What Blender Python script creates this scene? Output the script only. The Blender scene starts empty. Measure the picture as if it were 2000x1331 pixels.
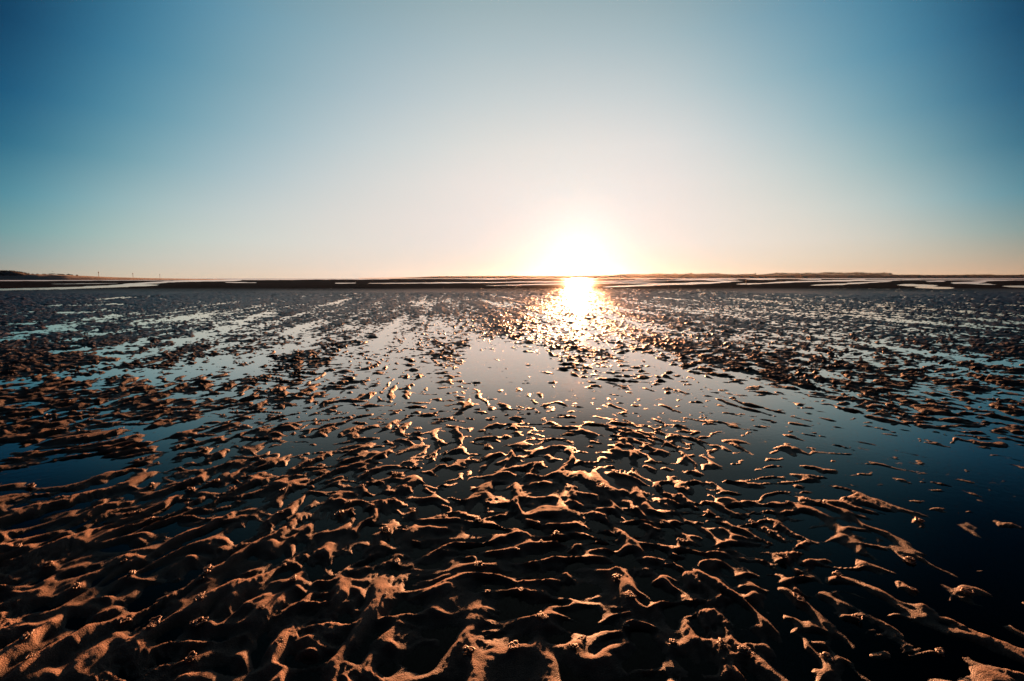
import bpy, math, random
import numpy as np
from mathutils import Vector
random.seed(7)
scene = bpy.context.scene
col = scene.collection

# ------------------------------------------------------------------ camera
CAM_H = 1.0
PITCH = math.radians(7.8)
cam_d = bpy.data.cameras.new('camera')
cam_d.lens = 16; cam_d.sensor_width = 36
cam_d.clip_start = 0.05; cam_d.clip_end = 30000
cam = bpy.data.objects.new('camera', cam_d); col.objects.link(cam)
cam.location = (0, 0, CAM_H)
cam.rotation_euler = (math.radians(90) - PITCH, 0, 0)
scene.camera = cam

# ------------------------------------------------------------------ exposure
EXPOSURE = 2.8
vs = scene.view_settings
scene.display_settings.display_device = 'sRGB'
vs.view_transform = 'Standard'; vs.look = 'None'; vs.gamma = 1
vs.exposure = EXPOSURE
vs.use_curve_mapping = False
scene.cycles.use_denoising = True
scene.cycles.max_bounces = 6
scene.cycles.glossy_bounces = 3
scene.cycles.transparent_max_bounces = 8
scene.cycles.volume_bounces = 0
scene.cycles.sample_clamp_indirect = 6

# ------------------------------------------------------------------ sun
SUN_AZ, SUN_EL = math.radians(8.3), math.radians(2.9)
S = Vector((math.sin(SUN_AZ)*math.cos(SUN_EL), math.cos(SUN_AZ)*math.cos(SUN_EL), math.sin(SUN_EL)))
sun_d = bpy.data.lights.new('sun', 'SUN')
sun_d.energy = 5.0; sun_d.angle = math.radians(1.8); sun_d.color = (1.0, 0.40, 0.175)
sun = bpy.data.objects.new('sun', sun_d); col.objects.link(sun)
sun.rotation_euler = S.to_track_quat('Z', 'Y').to_euler()
sun.location = (0, 0, 50)

# ------------------------------------------------------------------ sky: a clear evening sky that is a function of azimuth and elevation only
EL = [0, 2, 4, 7, 11, 15, 20, 25, 30, 34]
AZ0, AZS, NAZ = -58, 4, 30
SKY = [
 [(0.153,0.133,0.106),(0.239,0.208,0.166),(0.346,0.301,0.239),(0.461,0.4,0.313),(0.569,0.488,0.374),(0.64,0.538,0.412),(0.688,0.564,0.434),(0.726,0.588,0.455),(0.764,0.619,0.486),(0.8,0.652,0.524),(0.829,0.684,0.558),(0.847,0.708,0.58),(0.857,0.722,0.589),(0.865,0.735,0.596),(0.878,0.756,0.611),(0.913,0.814,0.673),(0.987,0.943,0.861),(0.997,0.954,0.875),(0.943,0.815,0.659),(0.901,0.736,0.558),(0.867,0.692,0.51),(0.834,0.657,0.477),(0.799,0.615,0.438),(0.76,0.565,0.392),(0.72,0.512,0.346),(0.674,0.459,0.303),(0.622,0.406,0.262),(0.509,0.324,0.205),(0.352,0.224,0.142),(0.225,0.143,0.091)],
 [(0.079,0.13,0.133),(0.133,0.204,0.207),(0.204,0.296,0.296),(0.313,0.399,0.381),(0.455,0.498,0.446),(0.557,0.562,0.492),(0.627,0.603,0.524),(0.682,0.633,0.548),(0.728,0.658,0.569),(0.768,0.681,0.59),(0.801,0.704,0.611),(0.825,0.725,0.629),(0.841,0.741,0.642),(0.855,0.757,0.657),(0.87,0.78,0.68),(0.895,0.826,0.734),(0.938,0.916,0.86),(0.943,0.921,0.867),(0.911,0.827,0.727),(0.884,0.774,0.653),(0.86,0.743,0.613),(0.832,0.717,0.584),(0.797,0.682,0.547),(0.748,0.637,0.504),(0.68,0.582,0.456),(0.588,0.509,0.396),(0.457,0.406,0.319),(0.322,0.302,0.238),(0.211,0.207,0.167),(0.125,0.13,0.108)],
 [(0.041,0.11,0.127),(0.073,0.182,0.203),(0.117,0.273,0.297),(0.202,0.381,0.392),(0.35,0.489,0.466),(0.47,0.565,0.523),(0.559,0.617,0.57),(0.629,0.656,0.605),(0.685,0.682,0.627),(0.732,0.701,0.642),(0.769,0.718,0.656),(0.799,0.737,0.673),(0.825,0.756,0.692),(0.846,0.776,0.714),(0.864,0.8,0.743),(0.879,0.836,0.787),(0.893,0.885,0.855),(0.894,0.887,0.858),(0.883,0.838,0.783),(0.871,0.803,0.733),(0.853,0.778,0.697),(0.828,0.753,0.664),(0.793,0.719,0.625),(0.724,0.67,0.581),(0.622,0.605,0.53),(0.484,0.515,0.46),(0.3,0.391,0.365),(0.178,0.273,0.272),(0.108,0.183,0.191),(0.059,0.112,0.123)],
 [(0.012,0.065,0.098),(0.026,0.119,0.17),(0.049,0.194,0.265),(0.102,0.295,0.369),(0.232,0.416,0.456),(0.359,0.506,0.52),(0.462,0.567,0.57),(0.547,0.615,0.607),(0.62,0.653,0.633),(0.683,0.682,0.65),(0.734,0.707,0.666),(0.775,0.73,0.685),(0.812,0.753,0.706),(0.845,0.776,0.729),(0.867,0.799,0.75),(0.874,0.827,0.779),(0.879,0.853,0.815),(0.879,0.852,0.814),(0.876,0.824,0.774),(0.866,0.797,0.744),(0.837,0.772,0.715),(0.789,0.744,0.681),(0.725,0.705,0.645),(0.628,0.652,0.607),(0.497,0.578,0.558),(0.329,0.47,0.484),(0.145,0.32,0.379),(0.071,0.208,0.269),(0.04,0.129,0.174),(0.02,0.071,0.1)],
 [(0.003,0.031,0.065),(0.007,0.06,0.115),(0.014,0.102,0.182),(0.031,0.167,0.269),(0.1,0.28,0.364),(0.196,0.383,0.447),(0.299,0.464,0.517),(0.4,0.53,0.572),(0.492,0.587,0.611),(0.578,0.633,0.638),(0.651,0.672,0.66),(0.71,0.705,0.68),(0.766,0.736,0.702),(0.816,0.764,0.723),(0.846,0.786,0.743),(0.852,0.801,0.756),(0.852,0.813,0.767),(0.851,0.812,0.766),(0.849,0.796,0.755),(0.832,0.776,0.738),(0.774,0.745,0.708),(0.688,0.7,0.67),(0.589,0.644,0.627),(0.459,0.567,0.57),(0.31,0.466,0.494),(0.165,0.336,0.397),(0.054,0.192,0.282),(0.025,0.117,0.19),(0.014,0.07,0.121),(0.007,0.037,0.069)],
 [(0.002,0.016,0.039),(0.003,0.033,0.077),(0.006,0.058,0.132),(0.012,0.099,0.205),(0.046,0.196,0.309),(0.106,0.293,0.393),(0.188,0.373,0.456),(0.278,0.444,0.511),(0.367,0.507,0.56),(0.455,0.565,0.601),(0.535,0.615,0.633),(0.601,0.654,0.657),(0.661,0.688,0.676),(0.713,0.717,0.692),(0.752,0.739,0.705),(0.776,0.754,0.718),(0.794,0.766,0.73),(0.792,0.764,0.729),(0.775,0.751,0.724),(0.738,0.729,0.711),(0.655,0.684,0.679),(0.546,0.621,0.634),(0.431,0.551,0.582),(0.298,0.462,0.515),(0.173,0.357,0.437),(0.079,0.236,0.337),(0.023,0.119,0.219),(0.011,0.071,0.142),(0.006,0.04,0.085),(0.003,0.02,0.044)],
 [(0.001,0.011,0.028),(0.002,0.019,0.048),(0.003,0.03,0.075),(0.005,0.049,0.121),(0.022,0.126,0.236),(0.054,0.214,0.337),(0.11,0.291,0.399),(0.182,0.358,0.444),(0.254,0.415,0.486),(0.327,0.468,0.529),(0.396,0.515,0.566),(0.455,0.554,0.594),(0.507,0.589,0.615),(0.552,0.618,0.631),(0.585,0.638,0.643),(0.602,0.647,0.65),(0.611,0.651,0.655),(0.604,0.647,0.652),(0.583,0.635,0.644),(0.54,0.61,0.626),(0.455,0.56,0.591),(0.354,0.496,0.546),(0.259,0.427,0.5),(0.163,0.348,0.445),(0.087,0.261,0.379),(0.037,0.158,0.27),(0.008,0.062,0.138),(0.005,0.038,0.088),(0.003,0.025,0.057),(0.002,0.014,0.033)],
 [(0.001,0.008,0.021),(0.002,0.015,0.038),(0.003,0.024,0.06),(0.004,0.032,0.081),(0.013,0.079,0.161),(0.032,0.153,0.267),(0.071,0.232,0.354),(0.13,0.304,0.414),(0.186,0.355,0.444),(0.239,0.395,0.468),(0.29,0.431,0.493),(0.334,0.461,0.515),(0.374,0.489,0.534),(0.408,0.514,0.549),(0.431,0.529,0.559),(0.438,0.533,0.562),(0.437,0.532,0.562),(0.426,0.524,0.556),(0.404,0.509,0.543),(0.363,0.482,0.523),(0.297,0.437,0.495),(0.227,0.384,0.464),(0.161,0.329,0.429),(0.099,0.267,0.382),(0.052,0.194,0.311),(0.021,0.103,0.19),(0.005,0.041,0.094),(0.004,0.03,0.069),(0.002,0.019,0.044),(0.001,0.011,0.025)],
 [(0.001,0.005,0.014),(0.001,0.01,0.025),(0.002,0.016,0.04),(0.002,0.021,0.054),(0.007,0.048,0.101),(0.021,0.102,0.182),(0.047,0.161,0.25),(0.09,0.223,0.311),(0.134,0.272,0.351),(0.174,0.31,0.377),(0.21,0.341,0.398),(0.24,0.367,0.415),(0.268,0.39,0.432),(0.293,0.409,0.445),(0.308,0.42,0.453),(0.31,0.421,0.454),(0.302,0.415,0.451),(0.29,0.404,0.443),(0.27,0.386,0.426),(0.241,0.36,0.407),(0.2,0.325,0.384),(0.155,0.284,0.355),(0.111,0.239,0.319),(0.067,0.188,0.273),(0.034,0.13,0.213),(0.012,0.063,0.119),(0.004,0.027,0.063),(0.003,0.02,0.047),(0.002,0.013,0.03),(0.001,0.007,0.016)],
 [(0.001,0.003,0.009),(0.001,0.007,0.017),(0.001,0.011,0.027),(0.002,0.015,0.037),(0.005,0.031,0.066),(0.014,0.07,0.128),(0.032,0.116,0.183),(0.065,0.165,0.233),(0.101,0.207,0.268),(0.132,0.239,0.291),(0.162,0.265,0.31),(0.188,0.287,0.326),(0.211,0.307,0.34),(0.231,0.323,0.352),(0.244,0.333,0.359),(0.245,0.333,0.359),(0.239,0.328,0.356),(0.228,0.318,0.349),(0.212,0.302,0.334),(0.187,0.28,0.317),(0.153,0.25,0.296),(0.116,0.216,0.271),(0.081,0.178,0.24),(0.047,0.137,0.201),(0.022,0.09,0.15),(0.007,0.04,0.078),(0.002,0.019,0.043),(0.002,0.014,0.032),(0.001,0.009,0.02),(0.001,0.004,0.01)],
]
world = bpy.data.worlds.new('World'); scene.world = world
world.use_nodes = True
wt = world.node_tree; wt.nodes.clear()
def wn(t, **k):
    n = wt.nodes.new(t)
    for a, b in k.items(): setattr(n, a, b)
    return n
def wmath(op, a, b=None, clamp=False):
    n = wn('ShaderNodeMath', operation=op, use_clamp=clamp)
    for i, v in enumerate((a, b)):
        if v is None: continue
        if isinstance(v, (int, float)): n.inputs[i].default_value = v
        else: wt.links.new(v, n.inputs[i])
    return n.outputs[0]
def wmix(f, a, b):
    n = wn('ShaderNodeMix', data_type='RGBA')
    wt.links.new(f, n.inputs[0])
    for i, v in ((6, a), (7, b)):
        if isinstance(v, tuple): n.inputs[i].default_value = (*v, 1)
        else: wt.links.new(v, n.inputs[i])
    return n.outputs[2]
tc = wn('ShaderNodeTexCoord')
sep = wn('ShaderNodeSeparateXYZ'); wt.links.new(tc.outputs['Generated'], sep.inputs[0])
az = wmath('MULTIPLY', wmath('ARCTAN2', sep.outputs[0], sep.outputs[1]), 180/math.pi)
el = wmath('MULTIPLY', wmath('ARCSINE', sep.outputs[2]), 180/math.pi)
AZ0, AZS = -58, 4
NAZ = len(SKY[0])
azf = wmath('DIVIDE', wmath('SUBTRACT', az, AZ0), AZS*(NAZ-1), True)
cur = None
for k, row in enumerate(SKY):
    r = wn('ShaderNodeValToRGB'); cr = r.color_ramp; cr.interpolation = 'B_SPLINE'
    for i, c in enumerate(row):
        pos = i/(NAZ-1)
        if i == 0: e = cr.elements[0]; e.position = 0
        elif i == NAZ-1: e = cr.elements[len(cr.elements)-1]; e.position = 1
        else: e = cr.elements.new(pos)
        e.color = (*c, 1)
    wt.links.new(azf, r.inputs[0])
    if cur is None: cur = r.outputs[0]
    else:
        f = wmath('DIVIDE', wmath('SUBTRACT', el, EL[k-1]), EL[k]-EL[k-1], True)
        cur = wmix(f, cur, r.outputs[0])
# the sky darkens to a deep blue towards the zenith and away from the sun
f = wn('ShaderNodeMapRange', interpolation_type='SMOOTHSTEP'); f.inputs[1].default_value = 30; f.inputs[2].default_value = 62
wt.links.new(el, f.inputs[0]); cur = wmix(f.outputs[0], cur, (0.012, 0.018, 0.032))
f = wn('ShaderNodeMapRange', interpolation_type='SMOOTHSTEP'); f.inputs[1].default_value = 56; f.inputs[2].default_value = 110
wt.links.new(wmath('ABSOLUTE', az), f.inputs[0]); cur = wmix(f.outputs[0], cur, (0.012, 0.020, 0.038))
# the glow of the sun itself
dp = wn('ShaderNodeVectorMath', operation='DOT_PRODUCT'); wt.links.new(tc.outputs['Generated'], dp.inputs[0]); dp.inputs[1].default_value = S
ang = wmath('MULTIPLY', wmath('ARCCOSINE', wmath('MINIMUM', dp.outputs['Value'], 1.0)), 180/math.pi)
g1 = wmath('ADD', wmath('EXPONENT', wmath('MULTIPLY', wmath('DIVIDE', ang, 2.6), -1.0)), wmath('MULTIPLY', wmath('EXPONENT', wmath('MULTIPLY', wmath('POWER', wmath('DIVIDE', ang, .5), 2.0), -1.0)), 5.0))
glow = wn('ShaderNodeVectorMath', operation='SCALE'); glow.inputs[0].default_value = (.30, .30, .28); wt.links.new(g1, glow.inputs['Scale'])
add = wn('ShaderNodeVectorMath', operation='ADD'); wt.links.new(cur, add.inputs[0]); wt.links.new(glow.outputs[0], add.inputs[1])
bg = wn('ShaderNodeBackground'); wt.links.new(add.outputs[0], bg.inputs[0]); bg.inputs[1].default_value = 1/2**EXPOSURE
out = wn('ShaderNodeOutputWorld'); wt.links.new(bg.outputs[0], out.inputs[0])

# ------------------------------------------------------------------ helpers
def tag(o, label=None, cat=None, group=None, kind=None):
    if label: o['label'] = label
    if cat: o['category'] = cat
    if group: o['group'] = group
    if kind: o['kind'] = kind
    return o
def link_mesh(name, verts, faces, mat, parent=None, smooth=False):
    me = bpy.data.meshes.new(name); me.from_pydata([tuple(v) for v in verts], [], [tuple(f) for f in faces])
    me.materials.append(mat)
    if smooth: me.polygons.foreach_set('use_smooth', [True]*len(me.polygons))
    me.update()
    o = bpy.data.objects.new(name, me); col.objects.link(o)
    if parent: o.parent = parent
    return o
def grid_mesh(name, X, Y, Z, mat, wrap=False):
    nr, nt = X.shape
    me = bpy.data.meshes.new(name)
    me.vertices.add(nr*nt)
    co = np.stack([X, Y, Z], -1).astype(np.float32).reshape(-1)
    me.vertices.foreach_set('co', co)
    idx = np.arange(nr*nt).reshape(nr, nt)
    if wrap: idx = np.concatenate([idx, idx[:, :1]], 1)
    q = np.stack([idx[:-1, :-1], idx[:-1, 1:], idx[1:, 1:], idx[1:, :-1]], -1).reshape(-1, 4)
    n = len(q)
    me.loops.add(n*4); me.loops.foreach_set('vertex_index', q.reshape(-1).astype(np.int32))
    me.polygons.add(n); me.polygons.foreach_set('loop_start', (np.arange(n)*4).astype(np.int32))
    me.polygons.foreach_set('use_smooth', np.ones(n, bool))
    me.materials.append(mat)
    me.update(calc_edges=True)
    o = bpy.data.objects.new(name, me); col.objects.link(o)
    return o
def material(name, base, rough=0.5, spec=0.5, **k):
    m = bpy.data.materials.new(name); m.use_nodes = True
    b = m.node_tree.nodes['Principled BSDF']
    b.inputs['Base Color'].default_value = (*base, 1); b.inputs['Roughness'].default_value = rough
    b.inputs['Specular IOR Level'].default_value = spec
    return m
def noise_node(nt, scale, detail=2, rough=.5, coord='Object'):
    t = nt.nodes.new('ShaderNodeTexCoord'); n = nt.nodes.new('ShaderNodeTexNoise')
    n.inputs['Scale'].default_value = scale; n.inputs['Detail'].default_value = detail; n.inputs['Roughness'].default_value = rough
    nt.links.new(t.outputs[coord], n.inputs['Vector']); return n

# hashed gradient noise, evaluated straight at any points
def perlin(x, y, seed=0):
    xi = np.floor(x); yi = np.floor(y); xf = (x-xi).astype(np.float32); yf = (y-yi).astype(np.float32)
    xi = xi.astype(np.int64); yi = yi.astype(np.int64)
    u = xf*xf*xf*(xf*(xf*6-15)+10); v = yf*yf*yf*(yf*(yf*6-15)+10)
    def g(ix, iy, dx, dy):
        h = (ix*374761393 + iy*668265263 + seed*974634777) & 0xffffffff
        h = ((h ^ (h >> 13))*1274126177) & 0xffffffff
        h = (h ^ (h >> 16)) & 0xffff
        a = (h*(2*math.pi/65536)).astype(np.float32)
        return np.cos(a)*dx + np.sin(a)*dy
    n00 = g(xi, yi, xf, yf); n10 = g(xi+1, yi, xf-1, yf); n01 = g(xi, yi+1, xf, yf-1); n11 = g(xi+1, yi+1, xf-1, yf-1)
    return 1.5*((n00*(1-u)+n10*u)*(1-v) + (n01*(1-u)+n11*u)*v)
def sstep(a, b, x):
    t = np.clip((x-a)/(b-a), 0, 1); return t*t*(3-2*t)

# plan of the flat: a place is given by its bearing and by how far below the horizon it lies when seen from the
# middle of the flat at 1 m; this is only a compact way to draw a map of sand banks and pools kilometres deep
F = 889.0
def plan(x, y):          # world -> map coordinates (2000 x 1331 sheet)
    y = np.maximum(y, .05)
    fw = y*math.cos(PITCH) + CAM_H*math.sin(PITCH); up = y*math.sin(PITCH) - CAM_H*math.cos(PITCH)
    return 1000 + F*x/fw, 665.5 - F*up/fw
def unplan(px, py, z=0.0):
    dx = (px-1000)/F; dz = -(py-665.5)/F
    fy = math.cos(PITCH) + dz*math.sin(PITCH); fz = -math.sin(PITCH) + dz*math.cos(PITCH)
    t = (z-CAM_H)/fz
    return dx*t, fy*t
def at_dist(px, py, dist):   # a point at a given distance north on the same bearing
    dx = (px-1000)/F; dz = -(py-665.5)/F
    fy = math.cos(PITCH) + dz*math.sin(PITCH); fz = -math.sin(PITCH) + dz*math.cos(PITCH)
    t = dist/fy
    return Vector((dx*t, dist, CAM_H + fz*t))

# ------------------------------------------------------------------ tidal flat
WY = [570, 600, 640, 680, 720, 760, 800, 850, 900, 950, 1000, 1100, 1200, 1330]
WX = [0, 250, 500, 750, 1000, 1250, 1500, 1750, 2000]
WF = np.array([            # share of each stretch that stands under water
 [.05,.10,.15,.30,.40,.50,.50,.35,.25],
 [.15,.20,.35,.30,.40,.50,.50,.50,.40],
 [.15,.25,.60,.70,.50,.50,.50,.50,.40],
 [.10,.20,.50,.80,.80,.55,.50,.50,.40],
 [.10,.25,.50,.80,.92,.70,.50,.45,.40],
 [.05,.15,.40,.65,.92,.88,.70,.50,.45],
 [.05,.15,.35,.60,.80,.82,.85,.65,.50],
 [.10,.30,.40,.50,.65,.60,.87,.88,.83],
 [.20,.35,.35,.40,.40,.40,.78,.93,.94],
 [.40,.30,.20,.25,.35,.35,.60,.92,.94],
 [.05,.08,.12,.20,.30,.33,.50,.87,.93],
 [.04,.06,.10,.16,.28,.30,.48,.87,.93],
 [.03,.05,.10,.16,.28,.30,.45,.74,.86],
 [.03,.05,.10,.20,.28,.32,.42,.58,.62]])
def bilin(px, py, T, xs, ys):
    fx = np.interp(px, xs, np.arange(len(xs))); fy = np.interp(py, ys, np.arange(len(ys)))
    i = np.minimum(fx.astype(int), len(xs)-2); j = np.minimum(fy.astype(int), len(ys)-2)
    u = fx-i; v = fy-j; u = u*u*(3-2*u); v = v*v*(3-2*v)
    return (T[j, i]*(1-u)+T[j, i+1]*u)*(1-v) + (T[j+1, i]*(1-u)+T[j+1, i+1]*u)*v
# channels and pools on the far flat: (points, half thickness on the map)
CH = [([(-900,549),(0,548.3),(300,547),(760,545.6)], .9),
      ([(-900,585),(0,566),(120,563.5),(200,560.5),(250,558.5)], 1.3),
      ([(210,558.5),(260,555),(330,550.5),(400,548.6),(470,547.8)], 1.3),
      ([(225,559),(270,557.5),(308,557)], 1.6),
      ([(100,555.2),(230,553.8)], .4),
      ([(525,546.2),(590,546.2)], .5), ([(440,552.4),(500,552.3)], .35), ([(655,553.4),(695,553.2)], .5),
      ([(720,554),(900,552.6),(1130,550),(1300,549)], .7),
      ([(900,546),(1000,545.6)], .35), ([(950,558.5),(1050,556),(1200,553),(1300,553.5)], .8),
      ([(1180,561),(1280,556.5),(1390,552.6),(1440,549.4)], 1.6),
      ([(1240,545.2),(1270,545.2)], .6), ([(1300,548),(1400,545.8),(1440,546)], .7),
      ([(1380,547.5),(1450,550)], .7), ([(1458,545.5),(1516,546)], .7),
      ([(1440,555.2),(1480,554.5),(1520,552),(1580,550),(1650,548.5),(1720,547.5),(1800,547)], 1.0),
      ([(1560,546.5),(1604,546.4)], .6), ([(1628,548),(1643,549.5)], .7), ([(1585,557.6),(1640,555.5),(1700,552),(1740,550)], 1.0),
      ([(1755,556.8),(1790,558),(1830,558.5)], 1.7), ([(1790,561.5),(1860,563)], 1.8), ([(1660,547),(1690,546.4)], .5),
      ([(1810,550.4),(1845,549.5)], .7), ([(1860,553),(1905,552.5),(1925,550.5)], 1.5), ([(1880,553.5),(1945,556.5)], .8),
      ([(1960,559.5),(2100,562)], 1.7), ([(1780,547.3),(2200,546.9)], .6), ([(1900,549.5),(1985,547.5)], .6),
      # long streak pools left of centre
      ([(90,597),(240,594)], 1.5), ([(190,584),(300,579.5)], 1.3), ([(0,636),(90,628)], 2.0), ([(30,655),(110,646),(128,642)], 3.5),
      ([(0,664),(40,661)], 2), ([(100,640),(190,626),(232,618)], 3.2), ([(150,655),(200,645)], 1.5), ([(110,612),(225,606)], 1.2),
      ([(265,632),(350,621),(400,616)], 2.6), ([(110,688),(160,680)], 4), ([(0,698),(30,690)], 1.5), ([(200,690),(285,670)], 5),
      ([(300,685),(400,655),(520,612)], 6), ([(165,742),(228,726)], 5.5), ([(0,752),(50,744)], 4), ([(265,730),(310,722)], 4),
      ([(320,752),(370,728),(430,706)], 10), ([(440,742),(520,704),(590,670)], 9), ([(180,790),(260,768)], 4), ([(300,860),(345,835),(400,820)], 7),
      ([(0,880),(40,872)], 6), ([(60,935),(150,915),(190,905)], 13), ([(620,870),(660,838)], 8)]
def seg_mask(px, py):
    m = np.zeros_like(px)
    for pts, w in CH:
        if py.min() > max(p[1] for p in pts)+4*w+2 or py.max() < min(p[1] for p in pts)-4*w-2: continue
        best = np.full_like(px, 1e9)
        tt = np.clip((px-pts[0][0])/(pts[-1][0]-pts[0][0]), 0, 1); we = w*(.2+.8*np.sqrt(np.clip(4*tt*(1-tt), 0, 1)))
        ax = .12 if pts[0][1] < 570 else .35
        for (x0, y0), (x1, y1) in zip(pts[:-1], pts[1:]):
            # thickness is measured up-down on the map; ends taper
            dx = x1-x0; t = np.clip((px-x0)/dx, 0, 1)
            d = np.sqrt((py-(y0+(y1-y0)*t))**2 + (np.maximum(np.abs(px-(x0+dx*t)), 0)*ax)**2)
            best = np.minimum(best, d)
        m = np.maximum(m, 1-sstep(.6*we, 1.5*we, best) if pts[0][1] < 570 else 1-sstep(.3*w, 2.1*w, best))
    return m

def crests(x, y, ang, near0, xs):
    wx = x + .025*perlin(x/.13, y/.13, 15) + .07*perlin(x/.42, y/.42, 11) + .28*perlin(x/1.7, y/1.7, 12)
    wy = y + .025*perlin(x/.13, y/.13, 16) + .07*perlin(x/.42, y/.42, 13) + .28*perlin(x/1.7, y/1.7, 14)
    # crests that run with the drainage, turning with the bearing
    acc = np.zeros_like(x); ww = np.zeros_like(x)
    for k, a in enumerate((-40, -20, 0, 20, 40)):
        w = np.clip(1-np.abs(ang-a)/20, 0, 1)
        sel = w > 0
        if not sel.any(): continue
        r = math.radians(a); c, s = math.cos(r), math.sin(r)
        u = wx[sel]*c - wy[sel]*s; v = wx[sel]*s + wy[sel]*c
        n = perlin(u/.145, v/.60, 20+k)
        acc[sel] += w[sel]*n; ww[sel] += w[sel]**2
    nA = acc/np.sqrt(np.maximum(ww, 1e-3))
    nB = perlin(wx/.36 + .3, wy/.14, 31)
    # rounded mounds and tapering ridges, with some sharper linking ribs
    rA = 1.9*nA - .1; rB = 1.9*nB - .1
    rib = 1-np.abs(perlin(wx/.33, wy/.30, 33))*5
    mA = perlin(x/.9, y/.9, 41)
    wa = sstep(-.35, .35, mA + .17*near0*np.abs(xs) - .15*(1-near0))
    k = 3.4
    rA2 = rA*(.5+.75*wa) - .25*(1-wa); rB2 = rB*(1.25-.55*wa) - .12*wa; rC = .45*rib - .4 - .5*np.clip(-xs/2.1, 0, 1)
    rD = 1.75*perlin(wx/.17, wy/.125, 35) - .12 - .35*np.clip(-xs/2.1, 0, 1)*near0     # small lumps in between
    h = np.log(np.exp(k*rA2)+np.exp(k*rB2)+np.exp(k*rC)+np.exp(k*rD))/k
    iso = perlin(wx/.24, wy/.20, 51)
    return h + (.30+.3*sstep(-1.5, .5, xs))*iso + .40*perlin(x/1.1, y/1.1, 61), wx, wy
def ripples(x, y):
    """unit ripple relief, roughly zero mean and unit spread"""
    near0 = 1-sstep(2.2, 5.0, y)
    ang = np.clip(-18*x, -40, 40)*near0 + (-10)*(1-near0)
    x = x*2.15; y = y*2.15
    h, wx, wy = crests(x, y, ang, near0, x)
    h, wx, wy = crests(x, y - .030*np.clip(h, -.8, 1.6), ang, near0, x)     # steeper on the far side
    t_ = .7; h = np.where(h > t_, (t_ + .75*np.tanh((h-t_)/.75))*near0 + h*(1-near0), h)     # broad rounded tops
    # torn edges and small lumps
    h = h + .12*perlin(wx/.085, wy/.075, 52) + .14*(1-3*np.abs(perlin(wx/.06, wy/.045, 53)))*sstep(-.15, .4, perlin(x/.5, y/.5, 54))
    h = h + .05*perlin(x/.028, y/.024, 55)
    return h
BX = perlin  # alias
_r = np.random.RandomState(3)
_sx = _r.uniform(-6, 6, 60000); _sy = _r.uniform(1, 20, 60000)
_sh = np.sort(ripples(_sx, _sy)); _sh_m, _sh_s = _sh.mean(), _sh.std()
QP = np.linspace(0, 1, 201); QV = np.quantile(_sh, QP)

def flat_height(x, y):
    px, py = plan(x, y)
    px = np.clip(px, -3000, 5000)
    d = np.hypot(x, y)
    h = ripples(x, y)
    far = sstep(16, 34, d)
    if far.max() > 0:
        h = h*(1-far) + ripples(.42*x+31.7, .42*y+12.3)*far
        h = (h-_sh_m)/np.sqrt((1-far)**2+far**2) + _sh_m
    frac = bilin(np.clip(px, 0, 2000), np.clip(py, 570, 1330), WF, WX, WY)
    # drainage bands that run towards the far left centre
    p = x + .169*y
    band = perlin(p/1.1, y/8.0, 71)*.8 + perlin(p/.36, y/4.0, 72)*1.0
    frac = frac - .45*band*sstep(3, 6, d)*(1-sstep(25, 40, d))
    frac = np.clip(frac, .02, .985)
    jx = perlin(x/.6, y/.6, 91) + .6*perlin(x/.22, y/.22, 92)
    m = seg_mask(px + 22*jx*(py > 565), py + np.clip((py-560)*.045, 0, 6)*jx + (py < 566)*(.55*perlin(px/70, py/1.6, 94) + .3*perlin(px/17, py/1.1, 95)))
    m = np.where(py > 568, m*(1.0+.5*perlin(x/.9, y/.9, 93)), m).clip(0, 1)
    frac = frac + (0.97-frac)*m*(py > 565)
    fine = 1-sstep(33, 60, d*(1 + .45*perlin(x/14, y/14, 96) + .25*perlin(x/5, y/5, 97)))
    amp = .0066*(1+.25*sstep(2.5, 7, d))*(1+.6*sstep(14, 30, d))
    z = amp*(h - np.interp(frac, QP, QV))/_sh_s
    z = np.maximum(z, -.03)
    # soft round tops
    # the far banks
    lam = np.clip(.03*d, 1.5, 30)
    lv = 2**np.round(np.log2(lam)); bank = .016 + np.clip(.004*lv/2, 0, .012)*(.5-2*np.abs(perlin(x/(2.2*lv), y/lv, 83))) + .006*perlin(x/9, y/23, 81) + .006*perlin(x/31, y/90, 82)
    zf = bank*(1-sstep(.0, .6, m)) - .05*m
    zf = np.where(d > 700, zf - (d-700)*.0004, zf)
    z = z*fine + zf*(1-fine)
    return z

# sheet whose rings widen with distance from the middle of the flat
th_f = np.radians(np.linspace(-92, 92, 1800)); th_b = np.radians(np.linspace(92, 268, 120)[1:-1])
TH = np.concatenate([th_f, th_b])
rs = [0.25]
while rs[-1] < 4000:
    r = rs[-1]
    rs.append(r*(1 + (.0046 if r < 8 else .005 if r < 300 else .012 if r < 900 else .04)))
RS = np.array(rs)
R_, T_ = np.meshgrid(RS, TH, indexing='ij')
GX = R_*np.sin(T_); GY = R_*np.cos(T_)
GZ = np.empty_like(GX)
for i in range(0, len(RS), 100):
    GZ[i:i+100] = flat_height(GX[i:i+100].ravel(), GY[i:i+100].ravel()).reshape(-1, len(TH))
behind = GY < -1
GZ = np.where(behind, np.minimum(GZ, .02), GZ)

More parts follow.
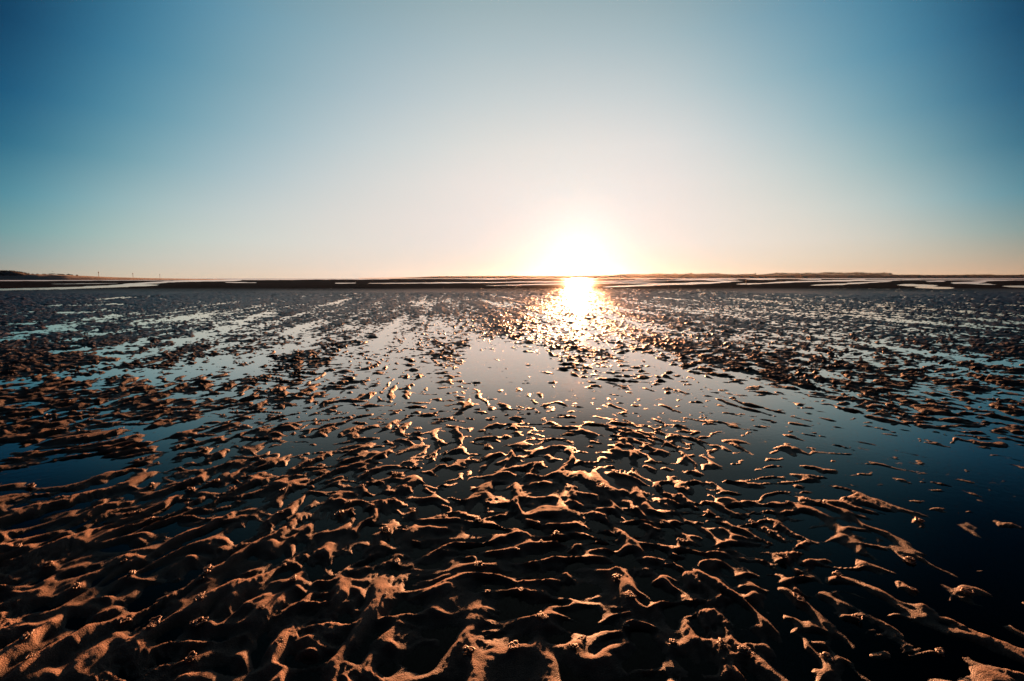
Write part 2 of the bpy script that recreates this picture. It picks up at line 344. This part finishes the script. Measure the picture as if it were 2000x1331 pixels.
sand = material('wet_sand', (.2, .14, .1), .45, .5)
nt = sand.node_tree; b = nt.nodes['Principled BSDF']
n1 = noise_node(nt, 3.0, 4); cr = nt.nodes.new('ShaderNodeValToRGB')
cr.color_ramp.elements[0].color = (.075, .048, .036, 1); cr.color_ramp.elements[1].color = (.125, .082, .060, 1)
cr.color_ramp.elements[0].position = .3; cr.color_ramp.elements[1].position = .7
nt.links.new(n1.outputs['Fac'], cr.inputs[0])
n3 = noise_node(nt, 420, 1); mx = nt.nodes.new('ShaderNodeMix'); mx.data_type = 'RGBA'; mx.blend_type = 'MULTIPLY'
mr = nt.nodes.new('ShaderNodeMapRange'); mr.inputs[1].default_value = .3; mr.inputs[2].default_value = .7; mr.inputs[3].default_value = .55; mr.inputs[4].default_value = 1.35
nt.links.new(n3.outputs['Fac'], mr.inputs[0]); mx.inputs[0].default_value = 1
nt.links.new(cr.outputs[0], mx.inputs[6]); nt.links.new(mr.outputs[0], mx.inputs[7])
# the higher a crest has drained the paler it is; near the waterline the sand is soaked and dark
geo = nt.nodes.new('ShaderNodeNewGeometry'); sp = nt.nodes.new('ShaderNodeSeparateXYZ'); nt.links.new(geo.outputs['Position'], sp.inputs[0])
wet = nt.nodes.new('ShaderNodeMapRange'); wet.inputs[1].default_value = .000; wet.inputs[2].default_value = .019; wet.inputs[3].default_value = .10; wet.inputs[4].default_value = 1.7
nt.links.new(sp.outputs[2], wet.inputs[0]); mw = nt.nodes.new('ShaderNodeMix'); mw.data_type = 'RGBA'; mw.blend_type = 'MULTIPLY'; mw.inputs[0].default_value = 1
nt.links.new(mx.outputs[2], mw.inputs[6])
# further out, ripple shade is painted into the colour, with darker mud banks beyond
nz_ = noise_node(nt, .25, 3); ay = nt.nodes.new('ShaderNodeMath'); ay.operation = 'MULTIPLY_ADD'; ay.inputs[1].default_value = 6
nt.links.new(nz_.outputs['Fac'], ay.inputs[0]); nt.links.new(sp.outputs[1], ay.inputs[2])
dist_shade = nt.nodes.new('ShaderNodeValToRGB'); dist_shade.color_ramp.elements[0].position = .075; dist_shade.color_ramp.elements[0].color = (1, 1, 1, 1)
dist_shade.color_ramp.elements[1].position = .8; dist_shade.color_ramp.elements[1].color = (.08, .10, .15, 1)
e_ = dist_shade.color_ramp.elements.new(.125); e_.color = (.12, .15, .22, 1)
dv = nt.nodes.new('ShaderNodeMath'); dv.operation = 'DIVIDE'; dv.inputs[1].default_value = 60; nt.links.new(ay.outputs[0], dv.inputs[0]); nt.links.new(dv.outputs[0], dist_shade.inputs[0])
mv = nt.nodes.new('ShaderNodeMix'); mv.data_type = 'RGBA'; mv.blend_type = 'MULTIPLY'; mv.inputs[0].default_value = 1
nt.links.new(wet.outputs[0], mv.inputs[6]); nt.links.new(dist_shade.outputs[0], mv.inputs[7]); nt.links.new(mv.outputs[2], mw.inputs[7]); nt.links.new(mw.outputs[2], b.inputs['Base Color'])
n2 = noise_node(nt, 300, 2, .6); bp = nt.nodes.new('ShaderNodeBump'); bp.inputs['Strength'].default_value = 1.0; bp.inputs['Distance'].default_value = .005
nt.links.new(n2.outputs['Fac'], bp.inputs['Height']); nt.links.new(bp.outputs[0], b.inputs['Normal'])
# drained crests are matt, the sand near the waterline shines
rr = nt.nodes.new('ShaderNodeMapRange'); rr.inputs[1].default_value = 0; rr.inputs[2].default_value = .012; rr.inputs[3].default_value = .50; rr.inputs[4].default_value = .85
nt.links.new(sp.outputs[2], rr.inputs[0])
fr_ = nt.nodes.new('ShaderNodeMapRange'); fr_.inputs[1].default_value = 3; fr_.inputs[2].default_value = 8; nt.links.new(sp.outputs[1], fr_.inputs[0])
mr2 = nt.nodes.new('ShaderNodeMix'); mr2.data_type = 'FLOAT'; nt.links.new(fr_.outputs[0], mr2.inputs[0]); nt.links.new(rr.outputs[0], mr2.inputs[2]); mr2.inputs[3].default_value = .40
nt.links.new(mr2.outputs[0], b.inputs['Roughness'])
rs2 = nt.nodes.new('ShaderNodeMapRange'); rs2.inputs[1].default_value = -.004; rs2.inputs[2].default_value = .002; rs2.inputs[3].default_value = .05; rs2.inputs[4].default_value = .35
nt.links.new(sp.outputs[2], rs2.inputs[0]); io = nt.nodes.new('ShaderNodeMapRange'); io.interpolation_type = 'SMOOTHSTEP'; io.inputs[1].default_value = 20; io.inputs[2].default_value = 48; io.inputs[3].default_value = 1.27; io.inputs[4].default_value = 1.02
nt.links.new(sp.outputs[1], io.inputs[0]); nt.links.new(io.outputs[0], b.inputs['IOR'])
fs = nt.nodes.new('ShaderNodeMapRange'); fs.inputs[1].default_value = 22; fs.inputs[2].default_value = 48; fs.inputs[3].default_value = 1; fs.inputs[4].default_value = .05
nt.links.new(sp.outputs[1], fs.inputs[0]); ms = nt.nodes.new('ShaderNodeMath'); ms.operation = 'MULTIPLY'
nt.links.new(rs2.outputs[0], ms.inputs[0]); nt.links.new(fs.outputs[0], ms.inputs[1]); nt.links.new(ms.outputs[0], b.inputs['Specular IOR Level'])
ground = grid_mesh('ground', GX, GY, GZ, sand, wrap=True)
tag(ground, kind='structure')

# ------------------------------------------------------------------ water standing on the flat and in the channels
wm = bpy.data.materials.new('shallow_water'); wm.use_nodes = True; nt = wm.node_tree; nt.nodes.clear()
o_ = nt.nodes.new('ShaderNodeOutputMaterial'); mixs = nt.nodes.new('ShaderNodeMixShader')
tr = nt.nodes.new('ShaderNodeBsdfTransparent'); tr.inputs[0].default_value = (.30, .28, .28, 1)
gl = nt.nodes.new('ShaderNodeBsdfGlossy'); gl.inputs['Roughness'].default_value = .035; gl.inputs[0].default_value = (1, .88, .80, 1)
fr = nt.nodes.new('ShaderNodeFresnel'); fr.inputs[0].default_value = 1.33
nw = noise_node(nt, 26, 3, .55); nw2 = noise_node(nt, .8, 2)
mr = nt.nodes.new('ShaderNodeMapRange'); mr.inputs[1].default_value = .45; mr.inputs[2].default_value = .7; mr.inputs[3].default_value = .05; mr.inputs[4].default_value = .5
nt.links.new(nw2.outputs['Fac'], mr.inputs[0])
bp = nt.nodes.new('ShaderNodeBump'); bp.inputs['Distance'].default_value = .0012
nt.links.new(mr.outputs[0], bp.inputs['Strength']); nt.links.new(nw.outputs['Fac'], bp.inputs['Height'])
# the wide channels further off are ruffled by the breeze
gp = nt.nodes.new('ShaderNodeNewGeometry'); ln = nt.nodes.new('ShaderNodeVectorMath'); ln.operation = 'LENGTH'; nt.links.new(gp.outputs['Position'], ln.inputs[0])
ru = nt.nodes.new('ShaderNodeMapRange'); ru.inputs[1].default_value = 25; ru.inputs[2].default_value = 140; ru.inputs[3].default_value = .035; ru.inputs[4].default_value = .22
nt.links.new(ln.outputs['Value'], ru.inputs[0]); nt.links.new(ru.outputs[0], gl.inputs['Roughness'])
nt.links.new(bp.outputs[0], gl.inputs['Normal']); nt.links.new(bp.outputs[0], fr.inputs['Normal'])
fc = nt.nodes.new('ShaderNodeFloatCurve'); cu = fc.mapping.curves[0]
cu.points[0].location = (0, 0); cu.points[1].location = (1, 1)
for p_ in ((.03, .01), (.06, .022), (.12, .078), (.16, .17), (.20, .33), (.27, .55), (.38, .76), (.6, .93)): cu.points.new(*p_)
for p_ in cu.points: p_.handle_type = 'VECTOR'
fc.mapping.update(); nt.links.new(fr.outputs[0], fc.inputs['Value'])
nt.links.new(fc.outputs[0], mixs.inputs[0]); nt.links.new(tr.outputs[0], mixs.inputs[1]); nt.links.new(gl.outputs[0], mixs.inputs[2]); nt.links.new(mixs.outputs[0], o_.inputs[0])
wr = np.array([0.0]+list(np.geomspace(1, 4050, 24))); wth = np.linspace(0, 2*math.pi, 97)[:-1]
WR, WT = np.meshgrid(wr[1:], wth, indexing='ij')
wv = [(0, 0, 0)] + [(a*math.sin(t), a*math.cos(t), 0) for a in wr[1:] for t in wth]
wf = [(0, 1+(j+1) % 96, 1+j) for j in range(96)]
for i in range(len(wr)-2):
    for j in range(96):
        a = 1+i*96; wf.append((a+j, a+(j+1) % 96, a+96+(j+1) % 96, a+96+j))
water = link_mesh('water', wv, wf, wm); tag(water, kind='structure')

# ------------------------------------------------------------------ far land, dunes, woods
def shade_noise(m, c0, c1, scale, rough=.9, bump=None):
    nt = m.node_tree; b = nt.nodes['Principled BSDF']; n = noise_node(nt, scale, 4, .6)
    cr = nt.nodes.new('ShaderNodeValToRGB'); cr.color_ramp.elements[0].color = (*c0, 1); cr.color_ramp.elements[1].color = (*c1, 1)
    cr.color_ramp.elements[0].position = .35; cr.color_ramp.elements[1].position = .65
    nt.links.new(n.outputs['Fac'], cr.inputs[0]); nt.links.new(cr.outputs[0], b.inputs['Base Color']); b.inputs['Roughness'].default_value = rough
    if bump:
        bp = nt.nodes.new('ShaderNodeBump'); bp.inputs['Distance'].default_value = bump; nt.links.new(n.outputs['Fac'], bp.inputs['Height']); nt.links.new(bp.outputs[0], b.inputs['Normal'])
    return m
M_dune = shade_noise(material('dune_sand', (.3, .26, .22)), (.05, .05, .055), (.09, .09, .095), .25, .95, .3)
M_leaf = shade_noise(material('dark_foliage', (.03, .035, .02)), (.018, .022, .012), (.045, .05, .025), .8, .9)
M_grass = shade_noise(material('marram_grass', (.05, .05, .025)), (.035, .035, .018), (.08, .075, .035), .6, .95)
M_wood = shade_noise(material('weathered_wood', (.05, .04, .03)), (.035, .028, .022), (.07, .055, .045), 6, .8)
M_bark = material('bark', (.05, .035, .025), .9, .2)
M_land = shade_noise(material('far_land', (.10, .09, .07)), (.07, .065, .05), (.12, .10, .08), .02, .95)
M_bird = material('grey_feathers', (.10, .10, .11), .7, .3)

def profile(pts, xs):        # interpolated outline
    return np.interp(xs, [p[0] for p in pts], [p[1] for p in pts])
def land_strip(name, pts, dist, depth, mat, base=-.6, n=500, rough=.6, toe=1.0):
    """a long low rise whose skyline passes through the given map points at a given distance"""
    pxs = np.linspace(pts[0][0], pts[-1][0], n); top = profile(pts, pxs)
    k = 14; X = np.zeros((k, n)); Y = np.zeros((k, n)); Z = np.zeros((k, n))
    for j in range(n):
        p = at_dist(pxs[j], top[j], dist)
        hgt = max(p.z, .0)
        for i in range(k):
            s = i/(k-1)
            prof = math.sin(math.pi*min(1, s/.9)*.5)**1.3 if s < .9 else math.cos((s-.9)/.1*math.pi/2)
            yy = dist - depth*toe*(1-s/.9)*.7 + (0 if s < .9 else depth*(s-.9)*3)
            X[i, j] = p.x*(yy/dist); Y[i, j] = yy
            Z[i, j] = base + (hgt-base)*prof
    nz = perlin(X.ravel()/(depth*.12), Y.ravel()/(depth*.12), 5).reshape(k, n)
    hh = np.maximum(Z, 0)
    Z = Z + nz*rough*np.sin(np.linspace(0, math.pi, k))[:, None]*np.minimum(1, hh/3)
    return grid_mesh(name, X, Y, Z, mat)

# left shore: grass-topped dune and a pale beach running out to the right
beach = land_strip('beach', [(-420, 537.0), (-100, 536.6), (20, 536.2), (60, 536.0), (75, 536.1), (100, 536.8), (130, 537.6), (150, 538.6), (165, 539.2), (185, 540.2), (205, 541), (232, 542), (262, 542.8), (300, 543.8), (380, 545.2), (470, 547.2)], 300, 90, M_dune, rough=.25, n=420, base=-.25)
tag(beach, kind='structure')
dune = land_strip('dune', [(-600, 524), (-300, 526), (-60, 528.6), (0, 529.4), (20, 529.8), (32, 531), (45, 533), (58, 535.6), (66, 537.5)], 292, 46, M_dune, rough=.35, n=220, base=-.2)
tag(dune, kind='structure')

def leaf_clump(mb, c, rx, ry, rz, n, s, rng, base=None):
    """n leaf-sized faces scattered through an uneven ellipsoid"""
    V, Fc = mb
    for _ in range(n):
        while True:
            a = np.array([rng.uniform(-1, 1), rng.uniform(-1, 1), rng.uniform(-1, 1)])
            if (a*a).sum() < 1 and (a*a).sum() > .12: break
        p = np.array(c) + a*np.array([rx, ry, rz])
        u = rng.normal(size=3); u /= np.linalg.norm(u); w = np.cross(u, rng.normal(size=3)); w /= np.linalg.norm(w)
        k = len(V); q = s*rng.uniform(.6, 1.3)
        V += [tuple(p-u*q), tuple(p+w*q*.55), tuple(p+u*q), tuple(p-w*q*.55)]; Fc.append((k, k+1, k+2, k+3))
rng = np.random.RandomState(5)

# marram grass on the dune: blades in tussocks, nobody could count them
V, Fc = [], []
for i in range(2600):
    px = rng.uniform(-420, 57); t = at_dist(px, profile([(-600, 524), (-300, 526), (-60, 528.6), (0, 529.4), (20, 529.8), (32, 531), (45, 533), (58, 535.6)], px), 292)
    back = rng.uniform(-.7, .1)*46*.7; yy = 292 + back; s = .9 + back/(46*.7)*.9
    prof = math.sin(math.pi*min(1, max(s, 0)/.9)*.5)**1.3
    if prof < .35: continue
    z = -.2 + (t.z+.2)*prof; x = t.x*yy/292
    for b_ in range(7):
        a = rng.uniform(0, 6.28); r = rng.uniform(0, .35); h = rng.uniform(.35, .75); w = .05
        bx, by = x+r*math.cos(a), yy+r*math.sin(a); lx, ly = rng.normal(0, .22, 2); k = len(V)
        V += [(bx-w, by, z-.1), (bx+w, by, z-.1), (bx+lx, by+ly, z+h)]; Fc.append((k, k+1, k+2))
grass = link_mesh('grass', V, Fc, M_grass); tag(grass, 'dark marram grass covering the dune at the far left shore', kind='stuff')

def shrub(px, top, wpx, dist, label, rng, hmin=.5):
    base = at_dist(px, top, dist); ppm = F/dist
    bx = base.x; w = wpx/ppm/2
    # foot on the beach skyline below
    bt = at_dist(px, profile([(20, 536.2), (60, 536.0), (75, 536.1), (100, 536.8), (130, 537.6), (150, 538.6), (165, 539.2)], px), 300)
    foot = bt.z*dist/300*1.0 - .1; h = max(base.z-foot, hmin)
    root = bpy.data.objects.new('shrub', None); col.objects.link(root); root.location = (bx, dist, foot)
    V, Fc = [], []
    for q in range(4):
        leaf_clump((V, Fc), (rng.uniform(-.5, .5)*w, rng.uniform(-.4, .4)*w, h*rng.uniform(.42, .6)), w*rng.uniform(.5, .75), w*.6, h*rng.uniform(.36, .5), 90, .13, rng)
    f = link_mesh('foliage', V, Fc, M_leaf, root)
    sv, sf = [], []
    for q in range(5):
        a = rng.uniform(0, 6.28); tx, ty = .5*w*math.cos(a), .5*w*math.sin(a); k = len(sv)
        sv += [(-.04, 0, -.2), (.04, 0, -.2), (0, .05, -.2), (tx-.012, ty, h*.6), (tx+.012, ty, h*.6), (tx, ty+.015, h*.6)]
        sf += [(k, k+1, k+4, k+3), (k+1, k+2, k+5, k+4), (k+2, k, k+3, k+5)]
    link_mesh('stem', sv, sf, M_bark, root)
    tag(root, label, 'shrub', 'shrubs on the crest of the left beach')
    return root
for px, top, w, lab in [(63, 534.9, 5, 'small dark shrub just right of the grassy dune, first on the beach crest'),
                        (72.5, 534.9, 4, 'small rounded shrub, second from the dune on the beach crest'),
                        (83.5, 535.1, 3.6, 'low dark shrub tuft in the gap left of the widest shrub'),
                        (88, 535.2, 3, 'tiny shrub close beside the left end of the widest shrub on the crest'),
                        (100.5, 534.2, 12, 'widest dark shrub on the pale beach crest, with a bird above it'),
                        (116, 535.0, 11, 'broad dark shrub just right of the widest one on the beach crest'),
                        (123, 535.6, 8, 'dark shrub leaning against the right side of the broad one'),
                        (134, 535.4, 8, 'peaked dark shrub on the falling part of the beach crest'),
                        (140, 536.6, 5, 'low shrub on the right slope of the peaked one'),
                        (149.5, 536.9, 5, 'last dark shrub to the right, where the beach crest runs down to the flat')]:
    shrub(px, top, w, 299, lab, rng)

# the far shore under the sun and to the right: low land with a wood along it
far_l = [(700, 543.4), (780, 542.6), (820, 541.4), (850, 540.0), (900, 539.8), (990, 538.8), (1050, 539.4), (1130, 539.6), (1200, 538.4), (1290, 537.6), (1450, 538.0), (1580, 537.2), (1700, 537.4), (1760, 538.2), (1900, 538.6), (2050, 538.4), (2600, 538.2), (3200, 542)]
headland = land_strip('headland', far_l, 2300, 420, M_land, rough=.8, n=700, base=-3)
tag(headland, kind='structure')
sky_l = [(850, 540.2), (858, 539.4), (880, 539.3), (888, 540.0), (900, 539.4), (920, 539.5), (960, 539.2), (985, 538.8), (1000, 537.8), (1008, 538.8), (1030, 538.8), (1050, 539.0), (1130, 538.2), (1200, 536.6),
         (1215, 535.2), (1240, 534.8), (1252, 535.4), (1266, 535.0), (1275, 534.0), (1290, 533.4), (1298, 535.0), (1318, 534.7), (1335, 535.1), (1342, 534.0), (1352, 533.4), (1358, 535.1), (1370, 534.2), (1385, 533.6), (1402, 533.4), (1408, 534.6),
         (1422, 535.4), (1440, 536.1), (1456, 534.9), (1474, 535.0), (1478, 536.6), (1495, 535.4), (1510, 533.4), (1528, 532.4), (1540, 533.2), (1562, 533.2), (1564, 534.2), (1571, 532.5), (1584, 532.4), (1587, 533.8), (1600, 533.4),
         (1607, 531.4), (1629, 531.2), (1632, 532.4), (1644, 531.5), (1647, 532.3), (1672, 531.4), (1686, 531.8), (1699, 532.8), (1716, 532.8), (1727, 531.9), (1741, 533.4), (1744, 536.2), (1760, 537.0), (1775, 536.6), (1790, 536.4), (1806, 537.2),
         (1840, 537.0), (1880, 536.8), (1890, 536.2), (1938, 536.1), (1942, 537.0), (1990, 536.8), (2000, 536.0), (2060, 536.0), (2300, 535), (2600, 537)]
V, Fc = [], []
xs_ = np.arange(1200, 2590, 1.15)
for px in np.concatenate([xs_, np.arange(852, 1200, 2.5)]):
    top = profile(sky_l, px) + rng.uniform(-.1, .45); g = profile(far_l, px)
    for row in range(2):
        d = 2290 + rng.uniform(-60, 10) - row*60
        t = at_dist(px + rng.uniform(-1, 1), top + row*rng.uniform(.3, 1.2), d); gz = at_dist(px, g+.6, d).z
        h = t.z-gz
        if h < 1: continue
        leaf_clump((V, Fc), (t.x, t.y, gz+h*.5), rng.uniform(2.6, 4.5), 3.5, h*.5, int(14+h*2.2), 1.15, rng)
wood = link_mesh('woodland', V, Fc, M_leaf); tag(wood, 'dark far-off wood along the low shore right of the sun', kind='stuff')

def tree(px, top, dist, wpx, label):
    t = at_dist(px, top, dist); gz = at_dist(px, profile(far_l, px)+.6, dist).z; h = t.z-gz
    r = bpy.data.objects.new('tree', None); col.objects.link(r); r.location = (t.x, t.y, gz)
    w = wpx*dist/F/2; V, Fc = [], []
    for q in range(5):
        leaf_clump((V, Fc), (rng.uniform(-.5, .5)*w, rng.uniform(-.5, .5)*w, h*rng.uniform(.55, .85)), w*.6, w*.6, h*.17, 60, .9, rng)
    link_mesh('crown', V, Fc, M_leaf, r)
    tv, tf = [], []
    for i in range(5):
        z = h*.8*i/4; rad = .45*(1-.7*i/4)
        for j in range(7): tv.append((rad*math.cos(j*.8976), rad*math.sin(j*.8976), z))
    for i in range(4):
        for j in range(7): tf.append((i*7+j, i*7+(j+1) % 7, i*7+7+(j+1) % 7, i*7+7+j))
    link_mesh('trunk', tv, tf, M_bark, r)
    tag(r, label, 'tree', 'single trees standing out of the far wood'); return r
tree(1318.5, 533.2, 2225, 2.6, 'thin tree rising alone from the wood just right of the sun glare')
tree(1350, 532.6, 2225, 4.5, 'round-topped tree above the glowing part of the far wood')
tree(1475.5, 532.8, 2225, 2.0, 'slender tree at the dip before the long dark rise of the wood')
tree(1590, 532.9, 2225, 1.6, 'narrow tree in the gap between the two flat-topped blocks of wood')
tree(1517, 532.0, 2225, 3, 'bushy tree at the left end of the long dark rise')
tree(1762, 535.8, 2225, 2.0, 'tiny lone tree past the right end of the dark wood')

# ------------------------------------------------------------------ posts standing in the flat
def post(px, ytop, ybase, dist, wid, label, head=None, cat='post', name='marker_post'):
    g = at_dist(px, ybase, dist); t = at_dist(px, ytop, dist)
    r = bpy.data.objects.new(name, None); col.objects.link(r); r.location = (g.x, g.y, min(g.z, .3)-.1)
    h = t.z - r.location.z; V, Fc = [], []; n = 8
    for i in range(7):
        s = i/6; rad = wid/2*(1-.35*s); lx = .02*h*s*s
        for j in range(n): V.append((lx+rad*math.cos(j*math.tau/n), rad*math.sin(j*math.tau/n), h*s))
    for i in range(6):
        for j in range(n): Fc.append((i*n+j, i*n+(j+1) % n, (i+1)*n+(j+1) % n, (i+1)*n+j))
    Fc.append(tuple(6*n+j for j in range(n)))
    link_mesh('pole', V, Fc, M_wood, r)
    if head:
        hv, hf = [], []
        for i, (z, rad) in enumerate([(h-head*1.1, wid*.5), (h-head, wid*.9), (h-head*.3, wid*.85), (h-head*.2, wid*.5)]):
            for j in range(n): hv.append((.02*h+rad*math.cos(j*math.tau/n), rad*math.sin(j*math.tau/n), z))
        for i in range(3):
            for j in range(n): hf.append((i*n+j, i*n+(j+1) % n, (i+1)*n+(j+1) % n, (i+1)*n+j))
        hf.append(tuple(3*n+j for j in range(n)))
        link_mesh('collar', hv, hf, M_wood, r)
    tag(r, label, cat, 'thin posts standing out on the flats'); return r
post(193, 530.8, 541.5, 310, .30, 'tallest thin pole on the left, where the pale beach runs down', head=1.0)
post(260, 533.5, 543.2, 330, .28, 'thin pole at the right tip of the left beach, middle of the three poles', head=.8)
post(312.5, 536.0, 543.6, 360, .24, 'shortest and faintest thin pole, right of the left beach tip', head=.7)
post(1457.3, 546.6, 555.2, 74, .11, 'short dark post standing by the left end of the bright channel right of the sun', head=.25)
post(1562.6, 538.5, 549.2, 150, .13, 'slim post in front of the dark wood, beside the bright channel', head=.4)

# ------------------------------------------------------------------ birds
def bird(px, py, dist, span, label, bank):
    c = at_dist(px, py, dist)
    V, Fc = [], []; n = 8
    st = [(-.50, .004), (-.42, .02), (-.30, .05), (-.1, .085), (.12, .08), (.26, .05), (.33, .045), (.40, .04), (.45, .015), (.52, .003)]
    for y, r in st:
        for j in range(n): V.append((r*math.cos(j*math.tau/n)*span*.5, y*span*.5, r*.9*math.sin(j*math.tau/n)*span*.5))
    for i in range(len(st)-1):
        for j in range(n): Fc.append((i*n+j, i*n+(j+1) % n, (i+1)*n+(j+1) % n, (i+1)*n+j))
    def wing(s):
        wv, wf = [], []
        W = [(.06, .16, -.12, .03), (.28, .22, -.10, .16), (.55, .18, -.10, .20), (.8, .06, -.10, .12), (1.0, -.10, -.14, .04)]
        for x, le, te, z in W:
            for yy, zz in ((le, z), ((le+te)/2, z+.02), (te, z), ((le+te)/2, z-.01)): wv.append((s*x*span*.5, yy*span*.5, zz*span*.5))
        for i in range(4):
            for j in range(4): wf.append((i*4+j, i*4+(j+1) % 4, i*4+4+(j+1) % 4, i*4+4+j))
        return wv, wf
    for s in (-1, 1):
        wv, wf = wing(s); k = len(V); V += wv; Fc += [tuple(a+k for a in f) for f in wf]
    o = link_mesh('bird', V, Fc, M_bird, smooth=True); o.location = c; o.rotation_euler = (0, bank, math.radians(70))
    tag(o, label, 'bird', 'birds flying low over the left shore')
bird(102.4, 531.0, 170, 1.0, 'small dark bird hovering above the widest shrub on the left beach', .3)
bird(346, 535.2, 190, .9, 'pale faint bird gliding low over the channel right of the three poles', -.2)

# ------------------------------------------------------------------ worm casts: little heaps of coiled wet sand
M_cast = material('cast_sand', (.12, .08, .055), .55, .4)
def cast_mesh(seed):
    r = np.random.RandomState(seed); V, Fc = [], []
    for strand in range(r.randint(4, 7)):
        a = r.uniform(0, 6.28); R = r.uniform(.15, 1)*.014; c = np.array([r.normal(0, .006), r.normal(0, .006)])
        rad = r.uniform(.0018, .0028); turns = r.uniform(.8, 2.2); n = int(12*turns)+4; z0 = .002+.0035*strand*r.uniform(.6, 1)
        pts = []
        for i in range(n):
            t = i/(n-1); aa = a + t*turns*6.28
            RR = R*(1+.35*math.sin(3.1*aa+strand)); pts.append(np.array([c[0]+RR*math.cos(aa), c[1]+RR*math.sin(aa)*.85, z0+.004*t+.0015*math.sin(5*aa)]))
        for i, p in enumerate(pts):
            tg = pts[min(i+1, n-1)]-pts[max(i-1, 0)]; tg /= np.linalg.norm(tg)+1e-9
            s1 = np.cross(tg, (0, 0, 1)); s1 /= np.linalg.norm(s1)+1e-9; s2 = np.cross(s1, tg)
            rr = rad*(1 if 0 < i < n-1 else .35)*(1+.15*math.sin(9*i))
            k0 = len(V)
            for j in range(6): V.append(tuple(p + rr*(math.cos(j*math.tau/6)*s1 + math.sin(j*math.tau/6)*s2)))
            if i:
                for j in range(6): Fc.append((k0-6+j, k0-6+(j+1) % 6, k0+(j+1) % 6, k0+j))
        Fc.append(tuple(len(V)-6+j for j in range(6)))
    me = bpy.data.meshes.new('worm_cast'); me.from_pydata(V, [], Fc); me.materials.append(M_cast)
    me.polygons.foreach_set('use_smooth', [True]*len(me.polygons)); me.update(); return me
CM = [cast_mesh(40+i) for i in range(7)]
spots = [(287,954),(425,952),(434,968),(340,998),(630,977),(308,1014),(210,1113),(290,1112),(430,1129),(136,1170),(350,1196),(366,1229),(280,1232),(122,1269),(80,1236),(402,1227),(532,1211),(546,1297),(640,1106),(661,1005),(346,1302),(378,1170),(10,1100),(558,1129),(255,1008),
 (783,991),(744,1057),(783,1161),(951,1168),(1070,1050),(1075,1217),(1028,1264),(1066,1030),(1178,954),(1021,1170),(800,1106),(1150,1246),(1175,1122),(1231,1196),(720,960),(690,985),(860,1010),(930,1035),(985,1090),
 (1524,1112),(1541,1148),(1570,975),(1780,1110),(1905,1175),(1454,1295),(1631,1271),(1844,922),(1678,1204),(1405,1010),(1480,1040),(1340,1075),
 (133,846),(455,880),(241,909),(315,911),(591,902),(112,813),(560,850),(610,800),(505,905),(700,880),(860,880),(1000,850),(1250,870),(1400,890),(1520,985)]
for i in range(60):
    y_ = rng.uniform(780, 1310); spots.append((rng.uniform(20, 1980 if y_ > 1000 else 1250), y_))
n_cast = 0
for i, (px, py) in enumerate(spots):
    x, y = unplan(px, py)
    # settle on the highest sand close by
    c = rng.uniform(-.05, .05, (12, 2)) + (x, y); zz = flat_height(c[:, 0], c[:, 1]); j = int(np.argmax(zz*(1 if py > 0 else 1)))
    if zz[j] < .001: continue
    o = bpy.data.objects.new('worm_cast', CM[i % 7]); col.objects.link(o)
    s = rng.uniform(.5, .95); o.location = (c[j, 0], c[j, 1], zz[j]-.002); o.scale = (s*1.15, s, s*rng.uniform(.5, .8)); o.rotation_euler = (0, 0, rng.uniform(0, 6.28))
    where = 'left' if px < 680 else 'centre' if px < 1320 else 'right'
    row = 'near' if py > 1050 else 'middle'
    lab = {('left', 'near'): 'glinting coil of worm-cast sand on the long left foreground crests', ('left', 'middle'): 'small coiled worm cast among the fine ripples further out on the left',
           ('centre', 'near'): 'coiled worm cast on the broad lit mounds of the centre foreground', ('centre', 'middle'): 'small worm cast on the sunlit lumps in front of the central pool',
           ('right', 'near'): 'coiled worm cast on the torn crests at the dark right foreground', ('right', 'middle'): 'small worm cast on a low mound at the edge of the right pool'}[(where, row)]
    tag(o, lab, 'worm cast', 'worm casts scattered on the sand ripples'); n_cast += 1

# ------------------------------------------------------------------ haze
hz = bpy.data.materials.new('evening_haze'); hz.use_nodes = True; nt = hz.node_tree; nt.nodes.clear()
o_ = nt.nodes.new('ShaderNodeOutputMaterial'); pv = nt.nodes.new('ShaderNodeVolumePrincipled')
pv.inputs['Color'].default_value = (.92, .86, .80, 1); pv.inputs['Density'].default_value = 3.6e-6; pv.inputs['Anisotropy'].default_value = .85
nt.links.new(pv.outputs[0], o_.inputs['Volume'])
L = 4200; zb, zt = float(GZ.min())-1.5, 60
hv = [(sx*L, sy*L, z) for z in (zb, zt) for sx, sy in ((-1, -1), (1, -1), (1, 1), (-1, 1))]
haze = link_mesh('haze', hv, [(3, 2, 1, 0), (4, 5, 6, 7), (0, 1, 5, 4), (1, 2, 6, 5), (2, 3, 7, 6), (3, 0, 4, 7)], hz)
tag(haze, kind='stuff')
